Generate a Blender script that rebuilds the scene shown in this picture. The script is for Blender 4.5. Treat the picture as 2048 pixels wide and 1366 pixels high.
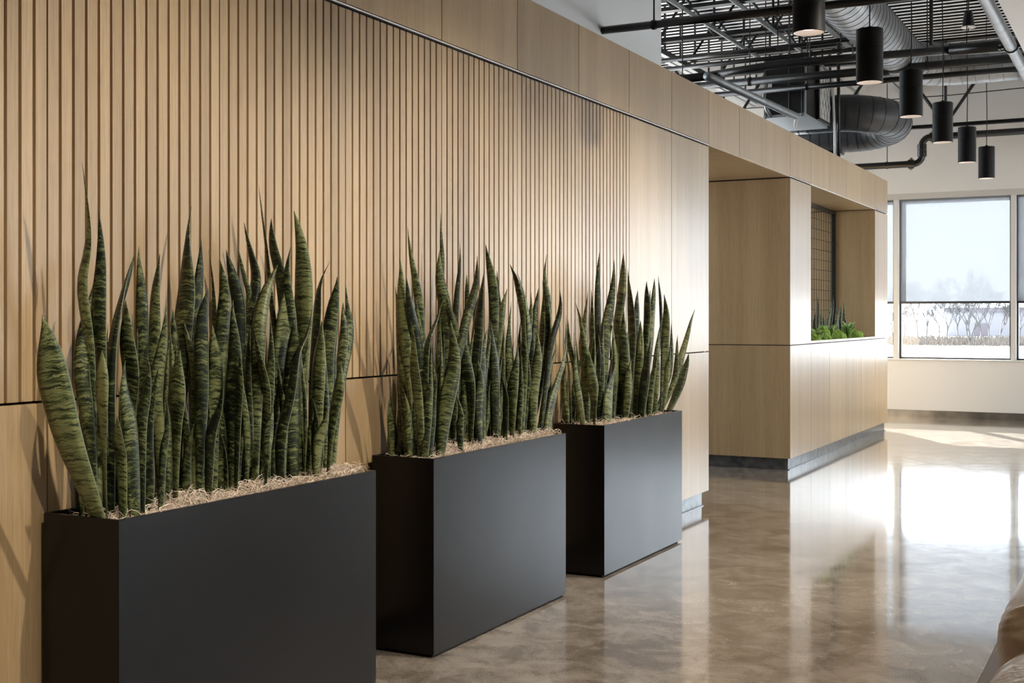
import bpy, bmesh, math, random
import numpy as np
from mathutils import Vector, Matrix

# ------------------------------------------------------------------ reset
for o in list(bpy.data.objects):
    bpy.data.objects.remove(o, do_unlink=True)
scene = bpy.context.scene
COL = scene.collection
random.seed(7)
rng = np.random.default_rng(11)

# ------------------------------------------------------------------ camera
FPX, HORIZON, YAW = 2462.2, 635.37, math.atan((2313.17 - 1024) / 2462.2)
CAM_Z = 1.27
cam = bpy.data.cameras.new('camera')
cam.sensor_width = 36.0
cam.lens = FPX / 2048 * 36.0
cam.shift_y = -(683 - HORIZON) / 2048
cam.clip_end = 2000
camo = bpy.data.objects.new('camera', cam)
camo.location = (0, 0, CAM_Z)
camo.rotation_euler = (math.pi / 2, 0, YAW)
COL.objects.link(camo)
scene.camera = camo

# ------------------------------------------------------------------ world, sun, exposure
world = bpy.data.worlds.new('world')
scene.world = world
world.use_nodes = True
wn = world.node_tree
wn.nodes.clear()
wo = wn.nodes.new('ShaderNodeOutputWorld')
wb = wn.nodes.new('ShaderNodeBackground')
wb.inputs['Color'].default_value = (0.87, 0.925, 1.0, 1)
wb.inputs['Strength'].default_value = 4.6
wn.links.new(wb.outputs[0], wo.inputs[0])

def add_light(name, kind, loc, energy, color=(1, 1, 1), direction=None, **kw):
    l = bpy.data.lights.new(name, kind)
    l.energy = energy
    l.color = color
    for k, v in kw.items():
        setattr(l, k, v)
    o = bpy.data.objects.new(name, l)
    o.location = loc
    if direction is not None:
        o.rotation_euler = Vector(direction).to_track_quat('-Z', 'Y').to_euler()
    COL.objects.link(o)
    return o

add_light('sun', 'SUN', (-20, 40, 20), 48.0, (1.0, 0.98, 0.96), (0.636, -1.0, -0.408), angle=0.01)
# recessed downlights in the plaster ceiling to the right of the frame, washing the panelled wall
WASH = [(-0.35, 0.9), (-0.35, 2.7), (-0.35, 4.5), (-0.35, 6.3)]
for wx, wy in WASH:
    add_light('downlight', 'SPOT', (wx, wy, 3.17), 165, (1.0, 0.92, 0.81), (-2.3, 0.1, -2.75),
              spot_size=math.radians(75), spot_blend=0.8, shadow_soft_size=0.035)
# invented area lights under the plaster ceiling, lifting the room's overall brightness
for lx, ly in ((2.4, 1.0), (2.4, 5.5), (2.4, 10.0)):
    add_light('added_room_fill', 'AREA', (lx, ly, 3.17), 25, (1.0, 0.95, 0.89), (0, 0, -1), size=1.2)
# added fill: unseen area lights behind the oak block that brighten the deck
for ly in (6.5, 9.5, 12.5, 15.0):
    add_light('added_deck_fill', 'AREA', (-5.4, ly, 3.05), 22, (1.0, 0.97, 0.93), (0, 0, 1), shape='RECTANGLE', size=0.25, size_y=2.0)
vs = scene.view_settings
vs.view_transform = 'Standard'
vs.look = 'None'
vs.exposure = 0.68
vs.gamma = 1.0
vs.use_curve_mapping = False

# ------------------------------------------------------------------ helpers
def tag(o, label=None, cat=None, group=None, kind=None):
    if label: o['label'] = label
    if cat: o['category'] = cat
    if group: o['group'] = group
    if kind: o['kind'] = kind
    return o

def link(name, me, mat=None, parent=None, loc=(0, 0, 0), smooth=False):
    o = bpy.data.objects.new(name, me)
    COL.objects.link(o)
    o.location = loc
    if mat is not None and not me.materials:
        me.materials.append(mat)
    if smooth:
        me.polygons.foreach_set('use_smooth', [True] * len(me.polygons))
    if parent is not None:
        o.parent = parent
    return o

def empty(name, loc=(0, 0, 0)):
    o = bpy.data.objects.new(name, None)
    o.empty_display_size = 0.05
    COL.objects.link(o)
    o.location = loc
    return o

class MB:
    """collects shapes of ONE part"""
    def __init__(s):
        s.v, s.f, s.uv = [], [], None
    def box(s, x0, x1, y0, y1, z0, z1):
        n = len(s.v)
        s.v += [(x0, y0, z0), (x1, y0, z0), (x1, y1, z0), (x0, y1, z0), (x0, y0, z1), (x1, y0, z1), (x1, y1, z1), (x0, y1, z1)]
        s.f += [tuple(n + i for i in q) for q in ((0, 3, 2, 1), (4, 5, 6, 7), (0, 1, 5, 4), (1, 2, 6, 5), (2, 3, 7, 6), (3, 0, 4, 7))]
        return s
    def tube(s, pts, r, n=10, cap=True):
        pts = [Vector(p) for p in pts]
        rs = r if isinstance(r, (list, tuple)) else [r] * len(pts)
        t0 = (pts[1] - pts[0]).normalized()
        up = Vector((0, 0, 1)) if abs(t0.z) < 0.9 else Vector((1, 0, 0))
        a = t0.cross(up).normalized()
        base = len(s.v)
        for i, p in enumerate(pts):
            if i == 0: t = t0
            elif i == len(pts) - 1: t = (pts[i] - pts[i - 1]).normalized()
            else: t = ((pts[i + 1] - p).normalized() + (p - pts[i - 1]).normalized()).normalized()
            a = (a - t * a.dot(t)).normalized()
            b = t.cross(a)
            for k in range(n):
                w = 2 * math.pi * k / n
                s.v.append(tuple(p + (a * math.cos(w) + b * math.sin(w)) * rs[i]))
        for i in range(len(pts) - 1):
            for k in range(n):
                k2 = (k + 1) % n
                s.f.append((base + i * n + k, base + i * n + k2, base + (i + 1) * n + k2, base + (i + 1) * n + k))
        if cap:
            s.f.append(tuple(base + k for k in range(n))[::-1])
            s.f.append(tuple(base + (len(pts) - 1) * n + k for k in range(n)))
        return s
    def lathe(s, prof, c=(0, 0, 0), n=32):
        base = len(s.v)
        for (r, z) in prof:
            for k in range(n):
                w = 2 * math.pi * k / n
                s.v.append((c[0] + r * math.cos(w), c[1] + r * math.sin(w), c[2] + z))
        for i in range(len(prof) - 1):
            for k in range(n):
                k2 = (k + 1) % n
                s.f.append((base + i * n + k, base + i * n + k2, base + (i + 1) * n + k2, base + (i + 1) * n + k))
        return s
    def mesh(s, name, bevel=0.0):
        me = bpy.data.meshes.new(name)
        me.from_pydata(s.v, [], s.f)
        if bevel:
            bm = bmesh.new(); bm.from_mesh(me)
            bmesh.ops.bevel(bm, geom=bm.edges[:], offset=bevel, segments=2, affect='EDGES', profile=0.5)
            bm.to_mesh(me); bm.free()
        me.update()
        return me
    def build(s, name, mat, parent=None, loc=(0, 0, 0), bevel=0.0, smooth=False):
        return link(name, s.mesh(name, bevel), mat, parent, loc, smooth)

_boxes = {}
def boxpart(name, mat, x0, x1, y0, y1, z0, z1, parent=None, bevel=0.0):
    """a box with its origin in its own middle; alike boxes share mesh data"""
    d = (round(x1 - x0, 4), round(y1 - y0, 4), round(z1 - z0, 4), mat.name, bevel)
    if d not in _boxes:
        _boxes[d] = MB().box(-d[0] / 2, d[0] / 2, -d[1] / 2, d[1] / 2, -d[2] / 2, d[2] / 2).mesh(name, bevel)
    return link(name, _boxes[d], mat, parent, ((x0 + x1) / 2, (y0 + y1) / 2, (z0 + z1) / 2))

def smooth_by_angle(o, ang=40):
    me = o.data
    me.polygons.foreach_set('use_smooth', [True] * len(me.polygons))
    bm = bmesh.new(); bm.from_mesh(me)
    for e in bm.edges:
        if len(e.link_faces) == 2 and e.calc_face_angle(0) > math.radians(ang):
            e.smooth = False
    bm.to_mesh(me); bm.free()
    return o

# ------------------------------------------------------------------ materials
def new_mat(name):
    m = bpy.data.materials.new(name)
    m.use_nodes = True
    nt = m.node_tree
    return m, nt, nt.nodes['Principled BSDF']

def plain(name, col, rough=0.5, metal=0.0, spec=0.5, bump=0.0, bscale=60, var=0.0, vscale=6):
    m, nt, b = new_mat(name)
    b.inputs['Base Color'].default_value = (*col, 1)
    b.inputs['Roughness'].default_value = rough
    b.inputs['Metallic'].default_value = metal
    b.inputs['Specular IOR Level'].default_value = spec
    tc = nt.nodes.new('ShaderNodeTexCoord')
    if var:
        n = nt.nodes.new('ShaderNodeTexNoise'); n.inputs['Scale'].default_value = vscale; n.inputs['Detail'].default_value = 5
        nt.links.new(tc.outputs['Object'], n.inputs['Vector'])
        r = nt.nodes.new('ShaderNodeValToRGB')
        r.color_ramp.elements[0].position = 0.3; r.color_ramp.elements[1].position = 0.7
        r.color_ramp.elements[0].color = (*[c * (1 - var) for c in col], 1)
        r.color_ramp.elements[1].color = (*[min(1, c * (1 + var)) for c in col], 1)
        nt.links.new(n.outputs[0], r.inputs[0]); nt.links.new(r.outputs[0], b.inputs['Base Color'])
    if bump:
        n2 = nt.nodes.new('ShaderNodeTexNoise'); n2.inputs['Scale'].default_value = bscale; n2.inputs['Detail'].default_value = 4
        nt.links.new(tc.outputs['Object'], n2.inputs['Vector'])
        bp = nt.nodes.new('ShaderNodeBump'); bp.inputs['Strength'].default_value = bump; bp.inputs['Distance'].default_value = 0.01
        nt.links.new(n2.outputs[0], bp.inputs['Height']); nt.links.new(bp.outputs[0], b.inputs['Normal'])
    return m

def wood_mat(name, axis):
    """oak veneer, grain running along the given local axis"""
    m, nt, b = new_mat(name)
    N, L = nt.nodes, nt.links
    tc = N.new('ShaderNodeTexCoord'); oi = N.new('ShaderNodeObjectInfo')
    mul = N.new('ShaderNodeVectorMath'); mul.operation = 'SCALE'; mul.inputs[0].default_value = (17.3, 31.1, 23.7)
    L.new(oi.outputs['Random'], mul.inputs['Scale'])
    add = N.new('ShaderNodeVectorMath'); add.operation = 'ADD'
    L.new(tc.outputs['Object'], add.inputs[0]); L.new(mul.outputs[0], add.inputs[1])
    def noise(s_long, s_cross, detail, rough=0.55):
        mp = N.new('ShaderNodeMapping'); sc = [s_cross] * 3; sc[axis] = s_long
        mp.inputs['Scale'].default_value = sc
        n = N.new('ShaderNodeTexNoise'); n.inputs['Scale'].default_value = 1; n.inputs['Detail'].default_value = detail
        n.inputs['Roughness'].default_value = rough
        L.new(add.outputs[0], mp.inputs['Vector']); L.new(mp.outputs[0], n.inputs['Vector'])
        return n.outputs[0]
    broad = noise(0.25, 9, 3); fine = noise(1.6, 190, 4, 0.65); pore = noise(9, 420, 2)
    ramp = N.new('ShaderNodeValToRGB'); e = ramp.color_ramp.elements
    e[0].position = 0.28; e[0].color = (0.330, 0.212, 0.102, 1)
    e[1].position = 0.72; e[1].color = (0.535, 0.388, 0.212, 1)
    mid = ramp.color_ramp.elements.new(0.5); mid.color = (0.430, 0.295, 0.152, 1)
    mix = N.new('ShaderNodeMix'); mix.data_type = 'FLOAT'; mix.inputs[0].default_value = 0.5
    L.new(broad, mix.inputs[2]); L.new(fine, mix.inputs[3]); L.new(mix.outputs[0], ramp.inputs[0])
    pr = N.new('ShaderNodeMapRange'); pr.inputs[1].default_value = 0.32; pr.inputs[2].default_value = 0.5
    pr.inputs[3].default_value = 0.80; pr.inputs[4].default_value = 1.0
    L.new(pore, pr.inputs[0])
    tone = N.new('ShaderNodeMapRange'); tone.inputs[3].default_value = 0.90; tone.inputs[4].default_value = 1.08
    L.new(oi.outputs['Random'], tone.inputs[0])
    mm = N.new('ShaderNodeMath'); mm.operation = 'MULTIPLY'; L.new(pr.outputs[0], mm.inputs[0]); L.new(tone.outputs[0], mm.inputs[1])
    sc = N.new('ShaderNodeVectorMath'); sc.operation = 'SCALE'
    L.new(ramp.outputs[0], sc.inputs[0]); L.new(mm.outputs[0], sc.inputs['Scale'])
    L.new(sc.outputs[0], b.inputs['Base Color'])
    b.inputs['Roughness'].default_value = 0.36
    b.inputs['Specular IOR Level'].default_value = 0.6
    b.inputs['Coat Weight'].default_value = 0.4
    b.inputs['Coat Roughness'].default_value = 0.28
    b.inputs['Coat IOR'].default_value = 1.55
    bp = N.new('ShaderNodeBump'); bp.inputs['Strength'].default_value = 0.06; bp.inputs['Distance'].default_value = 0.002
    L.new(fine, bp.inputs['Height']); L.new(bp.outputs[0], b.inputs['Normal'])
    return m

WOOD = wood_mat('oak_veneer_upright', 2)
WOOD_X = wood_mat('oak_veneer_crosswise', 0)
SUBSTRATE = plain('black_backing', (0.012, 0.010, 0.009), 0.8)
REVEAL = plain('aluminium_reveal', (0.75, 0.73, 0.70), 0.35, 0.9)
TOE = plain('zinc_toe_kick', (0.16, 0.165, 0.17), 0.3, 0.7, var=0.4, vscale=14)
BLACK = plain('black_ceiling_paint', (0.008, 0.0075, 0.0075), 0.30, bump=0.05, bscale=30)
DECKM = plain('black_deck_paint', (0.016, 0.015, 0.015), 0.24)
DECKF = plain('deck_flats_painted_sheen', (0.80, 0.80, 0.80), 0.35, 0.0)  # pale colour stands in for window light mirrored on the deck's flat undersides
DUCTB = plain('black_duct_paint', (0.045, 0.047, 0.050), 0.40)
GALV = plain('galvanised_steel', (0.30, 0.31, 0.32), 0.45, 0.6, var=0.18, vscale=9)
STEELG = plain('grey_primed_steel', (0.33, 0.35, 0.36), 0.45, 0.3)
WHITEP = plain('white_wall_paint', (0.86, 0.86, 0.86), 0.6, bump=0.03, bscale=300)
CREAM = plain('cream_wall_paint', (0.55, 0.54, 0.525), 0.6, bump=0.03, bscale=300)
VALANCE = plain('grey_beige_valance', (0.40, 0.385, 0.36), 0.5)
FRAME = plain('cream_mullion_paint', (0.50, 0.49, 0.47), 0.45)
GASKET = plain('black_gasket', (0.015, 0.017, 0.02), 0.4)
BASEM = plain('brushed_dark_baseboard', (0.13, 0.12, 0.11), 0.3, 0.6, var=0.4, vscale=5)
PENDB = plain('black_pendant_shell', (0.007, 0.0065, 0.0065), 0.5, spec=0.15)
PENDR = plain('white_pendant_reflector', (0.85, 0.80, 0.76), 0.35)
CORD = plain('black_cord', (0.012, 0.012, 0.012), 0.6, spec=0.2)
SOIL = plain('dark_soil', (0.018, 0.012, 0.008), 0.9, bump=0.6, bscale=90)
WOOL = plain('wood_wool', (0.72, 0.59, 0.46), 0.6, var=0.3, vscale=40)
MOSS = plain('green_moss', (0.20, 0.33, 0.045), 0.85, bump=1.0, bscale=120, var=0.6, vscale=45)
BROADLEAF = plain('glossy_green_leaf', (0.20, 0.34, 0.08), 0.35, var=0.35, vscale=30)
LEATHER = plain('tan_leather', (0.52, 0.38, 0.27), 0.28, bump=0.25, bscale=45, var=0.12, vscale=4)
LEATHERT = plain('pale_sofa_fabric', (0.62, 0.56, 0.50), 0.5, bump=0.2, bscale=220)
SOFAL = plain('dark_sofa_leg', (0.02, 0.016, 0.013), 0.4)
RAG = plain('white_rag', (0.75, 0.74, 0.72), 0.8)
BARK = plain('grey_bark', (0.09, 0.088, 0.09), 0.8)
REED = plain('dry_reed', (0.12, 0.10, 0.085), 0.9, var=0.3, vscale=2)
SHED = plain('pale_shed_cladding', (0.17, 0.165, 0.18), 0.6)
SHEDR = plain('mauve_shed_roof', (0.10, 0.085, 0.10), 0.6)
FILTERM = plain('filter_media', (0.30, 0.28, 0.26), 0.9)
WIREW = plain('white_filter_grid', (0.8, 0.8, 0.78), 0.4)

def planter_mat():
    m, nt, b = new_mat('blackened_steel')
    N, L = nt.nodes, nt.links
    tc = N.new('ShaderNodeTexCoord')
    mp = N.new('ShaderNodeMapping'); mp.inputs['Scale'].default_value = (5, 5, 1.6)
    n = N.new('ShaderNodeTexNoise'); n.inputs['Scale'].default_value = 0.8; n.inputs['Detail'].default_value = 1
    L.new(tc.outputs['Object'], mp.inputs[0]); L.new(mp.outputs[0], n.inputs['Vector'])
    r = N.new('ShaderNodeMapRange'); r.inputs[1].default_value = 0.3; r.inputs[2].default_value = 0.7
    r.inputs[3].default_value = 0.275; r.inputs[4].default_value = 0.305
    L.new(n.outputs[0], r.inputs[0]); L.new(r.outputs[0], b.inputs['Roughness'])
    b.inputs['Base Color'].default_value = (0.005, 0.004, 0.004, 1)
    b.inputs['Specular IOR Level'].default_value = 0.16
    b.inputs['Coat Weight'].default_value = 0.35
    b.inputs['Coat IOR'].default_value = 1.3
    b.inputs['Coat Roughness'].default_value = 0.2
    return m
PLANTER = planter_mat()

def floor_mat():
    m, nt, b = new_mat('polished_concrete')
    N, L = nt.nodes, nt.links
    tc = N.new('ShaderNodeTexCoord')
    def noise(scale, detail, rough=0.6, dist=0.0):
        n = N.new('ShaderNodeTexNoise'); n.inputs['Scale'].default_value = scale; n.inputs['Detail'].default_value = detail
        n.inputs['Roughness'].default_value = rough; n.inputs['Distortion'].default_value = dist
        L.new(tc.outputs['Object'], n.inputs['Vector']); return n.outputs[0]
    big = noise(0.7, 5, 0.65, 0.8); med = noise(5.5, 8, 0.72, 0.6); grit = noise(170, 3)
    mx = N.new('ShaderNodeMix'); mx.data_type = 'FLOAT'; mx.inputs[0].default_value = 0.6
    L.new(big, mx.inputs[2]); L.new(med, mx.inputs[3])
    mx2 = N.new('ShaderNodeMix'); mx2.data_type = 'FLOAT'; mx2.inputs[0].default_value = 0.22
    L.new(mx.outputs[0], mx2.inputs[2]); L.new(grit, mx2.inputs[3])
    r = N.new('ShaderNodeValToRGB'); e = r.color_ramp.elements
    e[0].position = 0.43; e[0].color = (0.165, 0.134, 0.104, 1)
    e[1].position = 0.57; e[1].color = (0.400, 0.345, 0.288, 1)
    mid = e.new(0.5); mid.color = (0.280, 0.235, 0.190, 1)
    L.new(mx2.outputs[0], r.inputs[0])
    # fine cracks
    vo = N.new('ShaderNodeTexVoronoi'); vo.feature = 'DISTANCE_TO_EDGE'; vo.inputs['Scale'].default_value = 0.33
    nw = N.new('ShaderNodeTexNoise'); nw.inputs['Scale'].default_value = 2.6; nw.inputs['Detail'].default_value = 6
    L.new(tc.outputs['Object'], nw.inputs['Vector'])
    vm = N.new('ShaderNodeVectorMath'); vm.operation = 'SCALE'; vm.inputs['Scale'].default_value = 0.5
    L.new(nw.outputs['Color'], vm.inputs[0])
    va = N.new('ShaderNodeVectorMath'); va.operation = 'ADD'; L.new(tc.outputs['Object'], va.inputs[0]); L.new(vm.outputs[0], va.inputs[1])
    L.new(va.outputs[0], vo.inputs['Vector'])
    cr = N.new('ShaderNodeMapRange'); cr.inputs[1].default_value = 0.0; cr.inputs[2].default_value = 0.004
    cr.inputs[3].default_value = 0.86; cr.inputs[4].default_value = 1.0
    L.new(vo.outputs[0], cr.inputs[0])
    sc = N.new('ShaderNodeVectorMath'); sc.operation = 'SCALE'; L.new(r.outputs[0], sc.inputs[0]); L.new(cr.outputs[0], sc.inputs['Scale'])
    L.new(sc.outputs[0], b.inputs['Base Color'])
    rr = N.new('ShaderNodeMapRange'); rr.inputs[1].default_value = 0.3; rr.inputs[2].default_value = 0.7
    rr.inputs[3].default_value = 0.07; rr.inputs[4].default_value = 0.15
    L.new(med, rr.inputs[0]); L.new(rr.outputs[0], b.inputs['Roughness'])
    b.inputs['Specular IOR Level'].default_value = 0.8
    b.inputs['Coat Weight'].default_value = 0.7
    b.inputs['Coat Roughness'].default_value = 0.06
    wav = noise(1.6, 2)
    bp = N.new('ShaderNodeBump'); bp.inputs['Strength'].default_value = 0.12; bp.inputs['Distance'].default_value = 0.01
    L.new(wav, bp.inputs['Height']); L.new(bp.outputs[0], b.inputs['Normal'])
    return m
FLOORM = floor_mat()

def leaf_mat():
    m, nt, b = new_mat('snake_plant_leaf')
    N, L = nt.nodes, nt.links
    uv = N.new('ShaderNodeUVMap'); oi = N.new('ShaderNodeObjectInfo')
    sep = N.new('ShaderNodeSeparateXYZ'); L.new(uv.outputs[0], sep.inputs[0])
    def math_(op, a, bb):
        n = N.new('ShaderNodeMath'); n.operation = op
        for i, v in enumerate((a, bb)):
            if isinstance(v, (int, float)): n.inputs[i].default_value = v
            else: L.new(v, n.inputs[i])
        return n.outputs[0]
    seed = math_('MULTIPLY', oi.outputs['Random'], 53.0)
    # v in metres along the leaf; chevrons: v - 0.25*|u|*w
    combd = N.new('ShaderNodeCombineXYZ')
    L.new(math_('MULTIPLY', sep.outputs[0], 5.0), combd.inputs[0]); L.new(math_('MULTIPLY', sep.outputs[1], 45.0), combd.inputs[1]); L.new(seed, combd.inputs[2])
    nd = N.new('ShaderNodeTexNoise'); nd.inputs['Scale'].default_value = 1.0; nd.inputs['Detail'].default_value = 3.0
    L.new(combd.outputs[0], nd.inputs['Vector'])
    zig = math_('ABSOLUTE', math_('SUBTRACT', sep.outputs[0], 0.5), 0)
    vv = math_('ADD', math_('ADD', sep.outputs[1], math_('MULTIPLY', zig, 0.010)), math_('MULTIPLY', nd.outputs[0], 0.016))
    comb = N.new('ShaderNodeCombineXYZ')
    L.new(math_('MULTIPLY', sep.outputs[0], 1.1), comb.inputs[0]); L.new(math_('MULTIPLY', vv, 165.0), comb.inputs[1]); L.new(seed, comb.inputs[2])
    n1 = N.new('ShaderNodeTexNoise'); n1.inputs['Scale'].default_value = 1.0; n1.inputs['Detail'].default_value = 3.0; n1.inputs['Roughness'].default_value = 0.6
    n1.inputs['Distortion'].default_value = 0.5
    L.new(comb.outputs[0], n1.inputs['Vector'])
    comb2 = N.new('ShaderNodeCombineXYZ')
    L.new(math_('MULTIPLY', sep.outputs[0], 1.0), comb2.inputs[0]); L.new(math_('MULTIPLY', sep.outputs[1], 6.0), comb2.inputs[1]); L.new(seed, comb2.inputs[2])
    n2 = N.new('ShaderNodeTexNoise'); n2.inputs['Scale'].default_value = 1.0; n2.inputs['Detail'].default_value = 2
    L.new(comb2.outputs[0], n2.inputs['Vector'])
    s = math_('ADD', n1.outputs[0], math_('MULTIPLY', math_('SUBTRACT', n2.outputs[0], 0.5), 0.35))
    s = math_('ADD', s, math_('MULTIPLY', math_('SUBTRACT', oi.outputs['Random'], 0.58), 0.17))
    r = N.new('ShaderNodeValToRGB'); e = r.color_ramp.elements
    e[0].position = 0.40; e[0].color = (0.005, 0.008, 0.0035, 1)
    e[1].position = 0.62; e[1].color = (0.175, 0.187, 0.072, 1)
    mid = e.new(0.50); mid.color = (0.042, 0.056, 0.014, 1)
    L.new(s, r.inputs[0])
    em = N.new('ShaderNodeMapRange'); em.inputs[1].default_value = 0.44; em.inputs[2].default_value = 0.49; L.new(zig, em.inputs[0])
    emx = N.new('ShaderNodeMix'); emx.data_type = 'RGBA'; emx.inputs[7].default_value = (0.22, 0.25, 0.15, 1)  # pale margin painted in as the specular highlight along the blade edges
    L.new(em.outputs[0], emx.inputs[0]); L.new(r.outputs[0], emx.inputs[6])
    L.new(emx.outputs[2], b.inputs['Base Color'])
    b.inputs['Roughness'].default_value = 0.44
    b.inputs['Specular IOR Level'].default_value = 0.38
    return m
LEAF = leaf_mat()

def glass_mat():
    m, nt, b = new_mat('window_glass')
    nt.nodes.remove(b)
    N, L = nt.nodes, nt.links
    out = N['Material Output']
    t = N.new('ShaderNodeBsdfTransparent'); t.inputs[0].default_value = (0.93, 0.96, 0.97, 1)
    g = N.new('ShaderNodeBsdfGlossy'); g.inputs['Roughness'].default_value = 0.02
    fr = N.new('ShaderNodeFresnel'); fr.inputs['IOR'].default_value = 1.45
    mx = N.new('ShaderNodeMixShader'); L.new(fr.outputs[0], mx.inputs[0]); L.new(t.outputs[0], mx.inputs[1]); L.new(g.outputs[0], mx.inputs[2])
    L.new(mx.outputs[0], out.inputs['Surface'])
    return m
GLASS = glass_mat()

def shade_mat():
    m, nt, b = new_mat('translucent_shade_fabric')
    nt.nodes.remove(b)
    N, L = nt.nodes, nt.links
    out = N['Material Output']
    tc = N.new('ShaderNodeTexCoord')
    mp = N.new('ShaderNodeMapping'); mp.inputs['Scale'].default_value = (160, 1, 12)
    n = N.new('ShaderNodeTexNoise'); n.inputs['Scale'].default_value = 1; L.new(tc.outputs['Object'], mp.inputs[0]); L.new(mp.outputs[0], n.inputs['Vector'])
    t = N.new('ShaderNodeBsdfTransparent')
    tr = N.new('ShaderNodeBsdfTranslucent'); tr.inputs[0].default_value = (0.11, 0.118, 0.13, 1)
    d = N.new('ShaderNodeBsdfDiffuse'); d.inputs[0].default_value = (0.50, 0.51, 0.53, 1)
    m1 = N.new('ShaderNodeMixShader'); m1.inputs[0].default_value = 0.25; L.new(tr.outputs[0], m1.inputs[1]); L.new(d.outputs[0], m1.inputs[2])
    mr = N.new('ShaderNodeMapRange'); mr.inputs[3].default_value = 0.76; mr.inputs[4].default_value = 0.86; L.new(n.outputs[0], mr.inputs[0])
    m2 = N.new('ShaderNodeMixShader'); L.new(mr.outputs[0], m2.inputs[0]); L.new(t.outputs[0], m2.inputs[1]); L.new(m1.outputs[0], m2.inputs[2])
    L.new(m2.outputs[0], out.inputs['Surface'])
    return m
SHADE = shade_mat()

def emit_mat(name, col, strength):
    m, nt, b = new_mat(name)
    b.inputs['Base Color'].default_value = (0.8, 0.78, 0.75, 1)
    b.inputs['Emission Color'].default_value = (*col, 1)
    b.inputs['Emission Strength'].default_value = strength
    return m
LAMP = emit_mat('pendant_lamp_glow', (1.0, 0.84, 0.77), 1.6)
AMBER = emit_mat('amber_lamp_glow', (1.0, 0.6, 0.25), 3.0)

def snow_mat():
    m, nt, b = new_mat('snowy_field')
    N, L = nt.nodes, nt.links
    tc = N.new('ShaderNodeTexCoord')
    mp = N.new('ShaderNodeMapping'); mp.inputs['Scale'].default_value = (0.10, 0.05, 1)
    n = N.new('ShaderNodeTexNoise'); n.inputs['Scale'].default_value = 1; n.inputs['Detail'].default_value = 8; n.inputs['Roughness'].default_value = 0.7
    L.new(tc.outputs['Object'], mp.inputs[0]); L.new(mp.outputs[0], n.inputs['Vector'])
    r = N.new('ShaderNodeValToRGB'); e = r.color_ramp.elements
    e[0].position = 0.36; e[0].color = (0.28, 0.26, 0.24, 1); e[1].position = 0.55; e[1].color = (0.50, 0.50, 0.51, 1)
    L.new(n.outputs[0], r.inputs[0]); L.new(r.outputs[0], b.inputs['Base Color'])
    b.inputs['Roughness'].default_value = 0.9
    return m
SNOW = snow_mat()

# ------------------------------------------------------------------ pixel -> place
CF = Vector((-math.sin(YAW), math.cos(YAW), 0)); CR = Vector((math.cos(YAW), math.sin(YAW), 0))
def ray(x, y): return CF + CR * ((x - 1024) / FPX) + Vector((0, 0, (HORIZON - y) / FPX))
def onx(x, y, X):
    d = ray(x, y); return Vector((0, 0, CAM_Z)) + d * (X / d.x)
def depth_at(x, X): return X / ray(x, 0).x

# ------------------------------------------------------------------ setting: floor, walls, ceiling
XW, MOD, Y0 = -2.69, 0.6995, 2.396        # wood face, panel module, a joint
XR, XL, YB, YF, ZD = 6.6, -7.0, -4.0, 16.35, 4.72
Z_LOW, Z_UP, Z_TOP = 1.040, 2.437, 2.811
Y_END, Y_A, Y_B2, Y_BE = Y0 + 8.03 * MOD, 8.015, 10.107, 14.272
YS = Y0 - 3 * MOD                          # first panel

floor = MB().box(XL, XR, YB, YF + 0.2, -0.1, 0.0).build('floor', FLOORM); tag(floor, 'polished brown grey concrete floor', 'floor', kind='structure')
w = (MB().box(XR, XR + 0.1, YB, YF, 0, 0.722).box(XR, XR + 0.1, YB, YF, 2.79, 3.25).box(XR, XR + 0.1, YB, 8.0, 0.722, 2.79)
     .box(XR, XR + 0.1, 15.8, YF, 0.722, 2.79)).build('wall_right', CREAM); tag(w, kind='structure')
w = MB().box(XL - 0.1, XR, YB - 0.1, YB, 0, ZD).build('wall_rear', CREAM); tag(w, kind='structure')
w = (MB().box(XL - 0.1, XL, YB, YF, 0, 0.722).box(XL - 0.1, XL, YB, YF, 4.2, ZD + 0.1).box(XL - 0.1, XL, YB, 7.0, 0.722, 4.2).box(XL - 0.1, XL, 16.0, YF, 0.722, 4.2)).build('wall_outer', CREAM); tag(w, kind='structure')
w = MB().box(-3.42, -3.30, YB, 8.72, 2.2, ZD).build('wall_upper', WHITEP); tag(w, kind='structure')
w = MB().box(-0.855, XR, YB, YF, 3.20, 3.25).box(-0.855, -0.80, YB, YF, 3.25, ZD).build('ceiling_soffit', WHITEP); tag(w, kind='structure')

# fluted steel deck: ribs across the room
prof = []
y = YB
while y < YF:
    for dy, dz in ((0.0, 0.0), (0.062, 0.0), (0.075, 0.042), (0.139, 0.042)):
        prof.append((y + dy, ZD + dz))
    y += 0.152
v, f = [], []
for (yy, zz) in prof:
    v += [(XL, yy, zz), (-0.80, yy, zz)]
for i in range(len(prof) - 1):
    a = 2 * i
    f.append((a, a + 1, a + 3, a + 2))
n0 = len(v)
v += [(XL, YB, ZD + 0.1), (-0.80, YB, ZD + 0.1), (-0.80, YF + 0.3, ZD + 0.1), (XL, YF + 0.3, ZD + 0.1)]
f.append((n0, n0 + 1, n0 + 2, n0 + 3))
me = bpy.data.meshes.new('ceiling'); me.from_pydata(v, [], f); me.update()
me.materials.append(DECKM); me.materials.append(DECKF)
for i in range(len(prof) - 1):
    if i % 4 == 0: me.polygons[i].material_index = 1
tag(link('ceiling', me), kind='structure')

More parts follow.
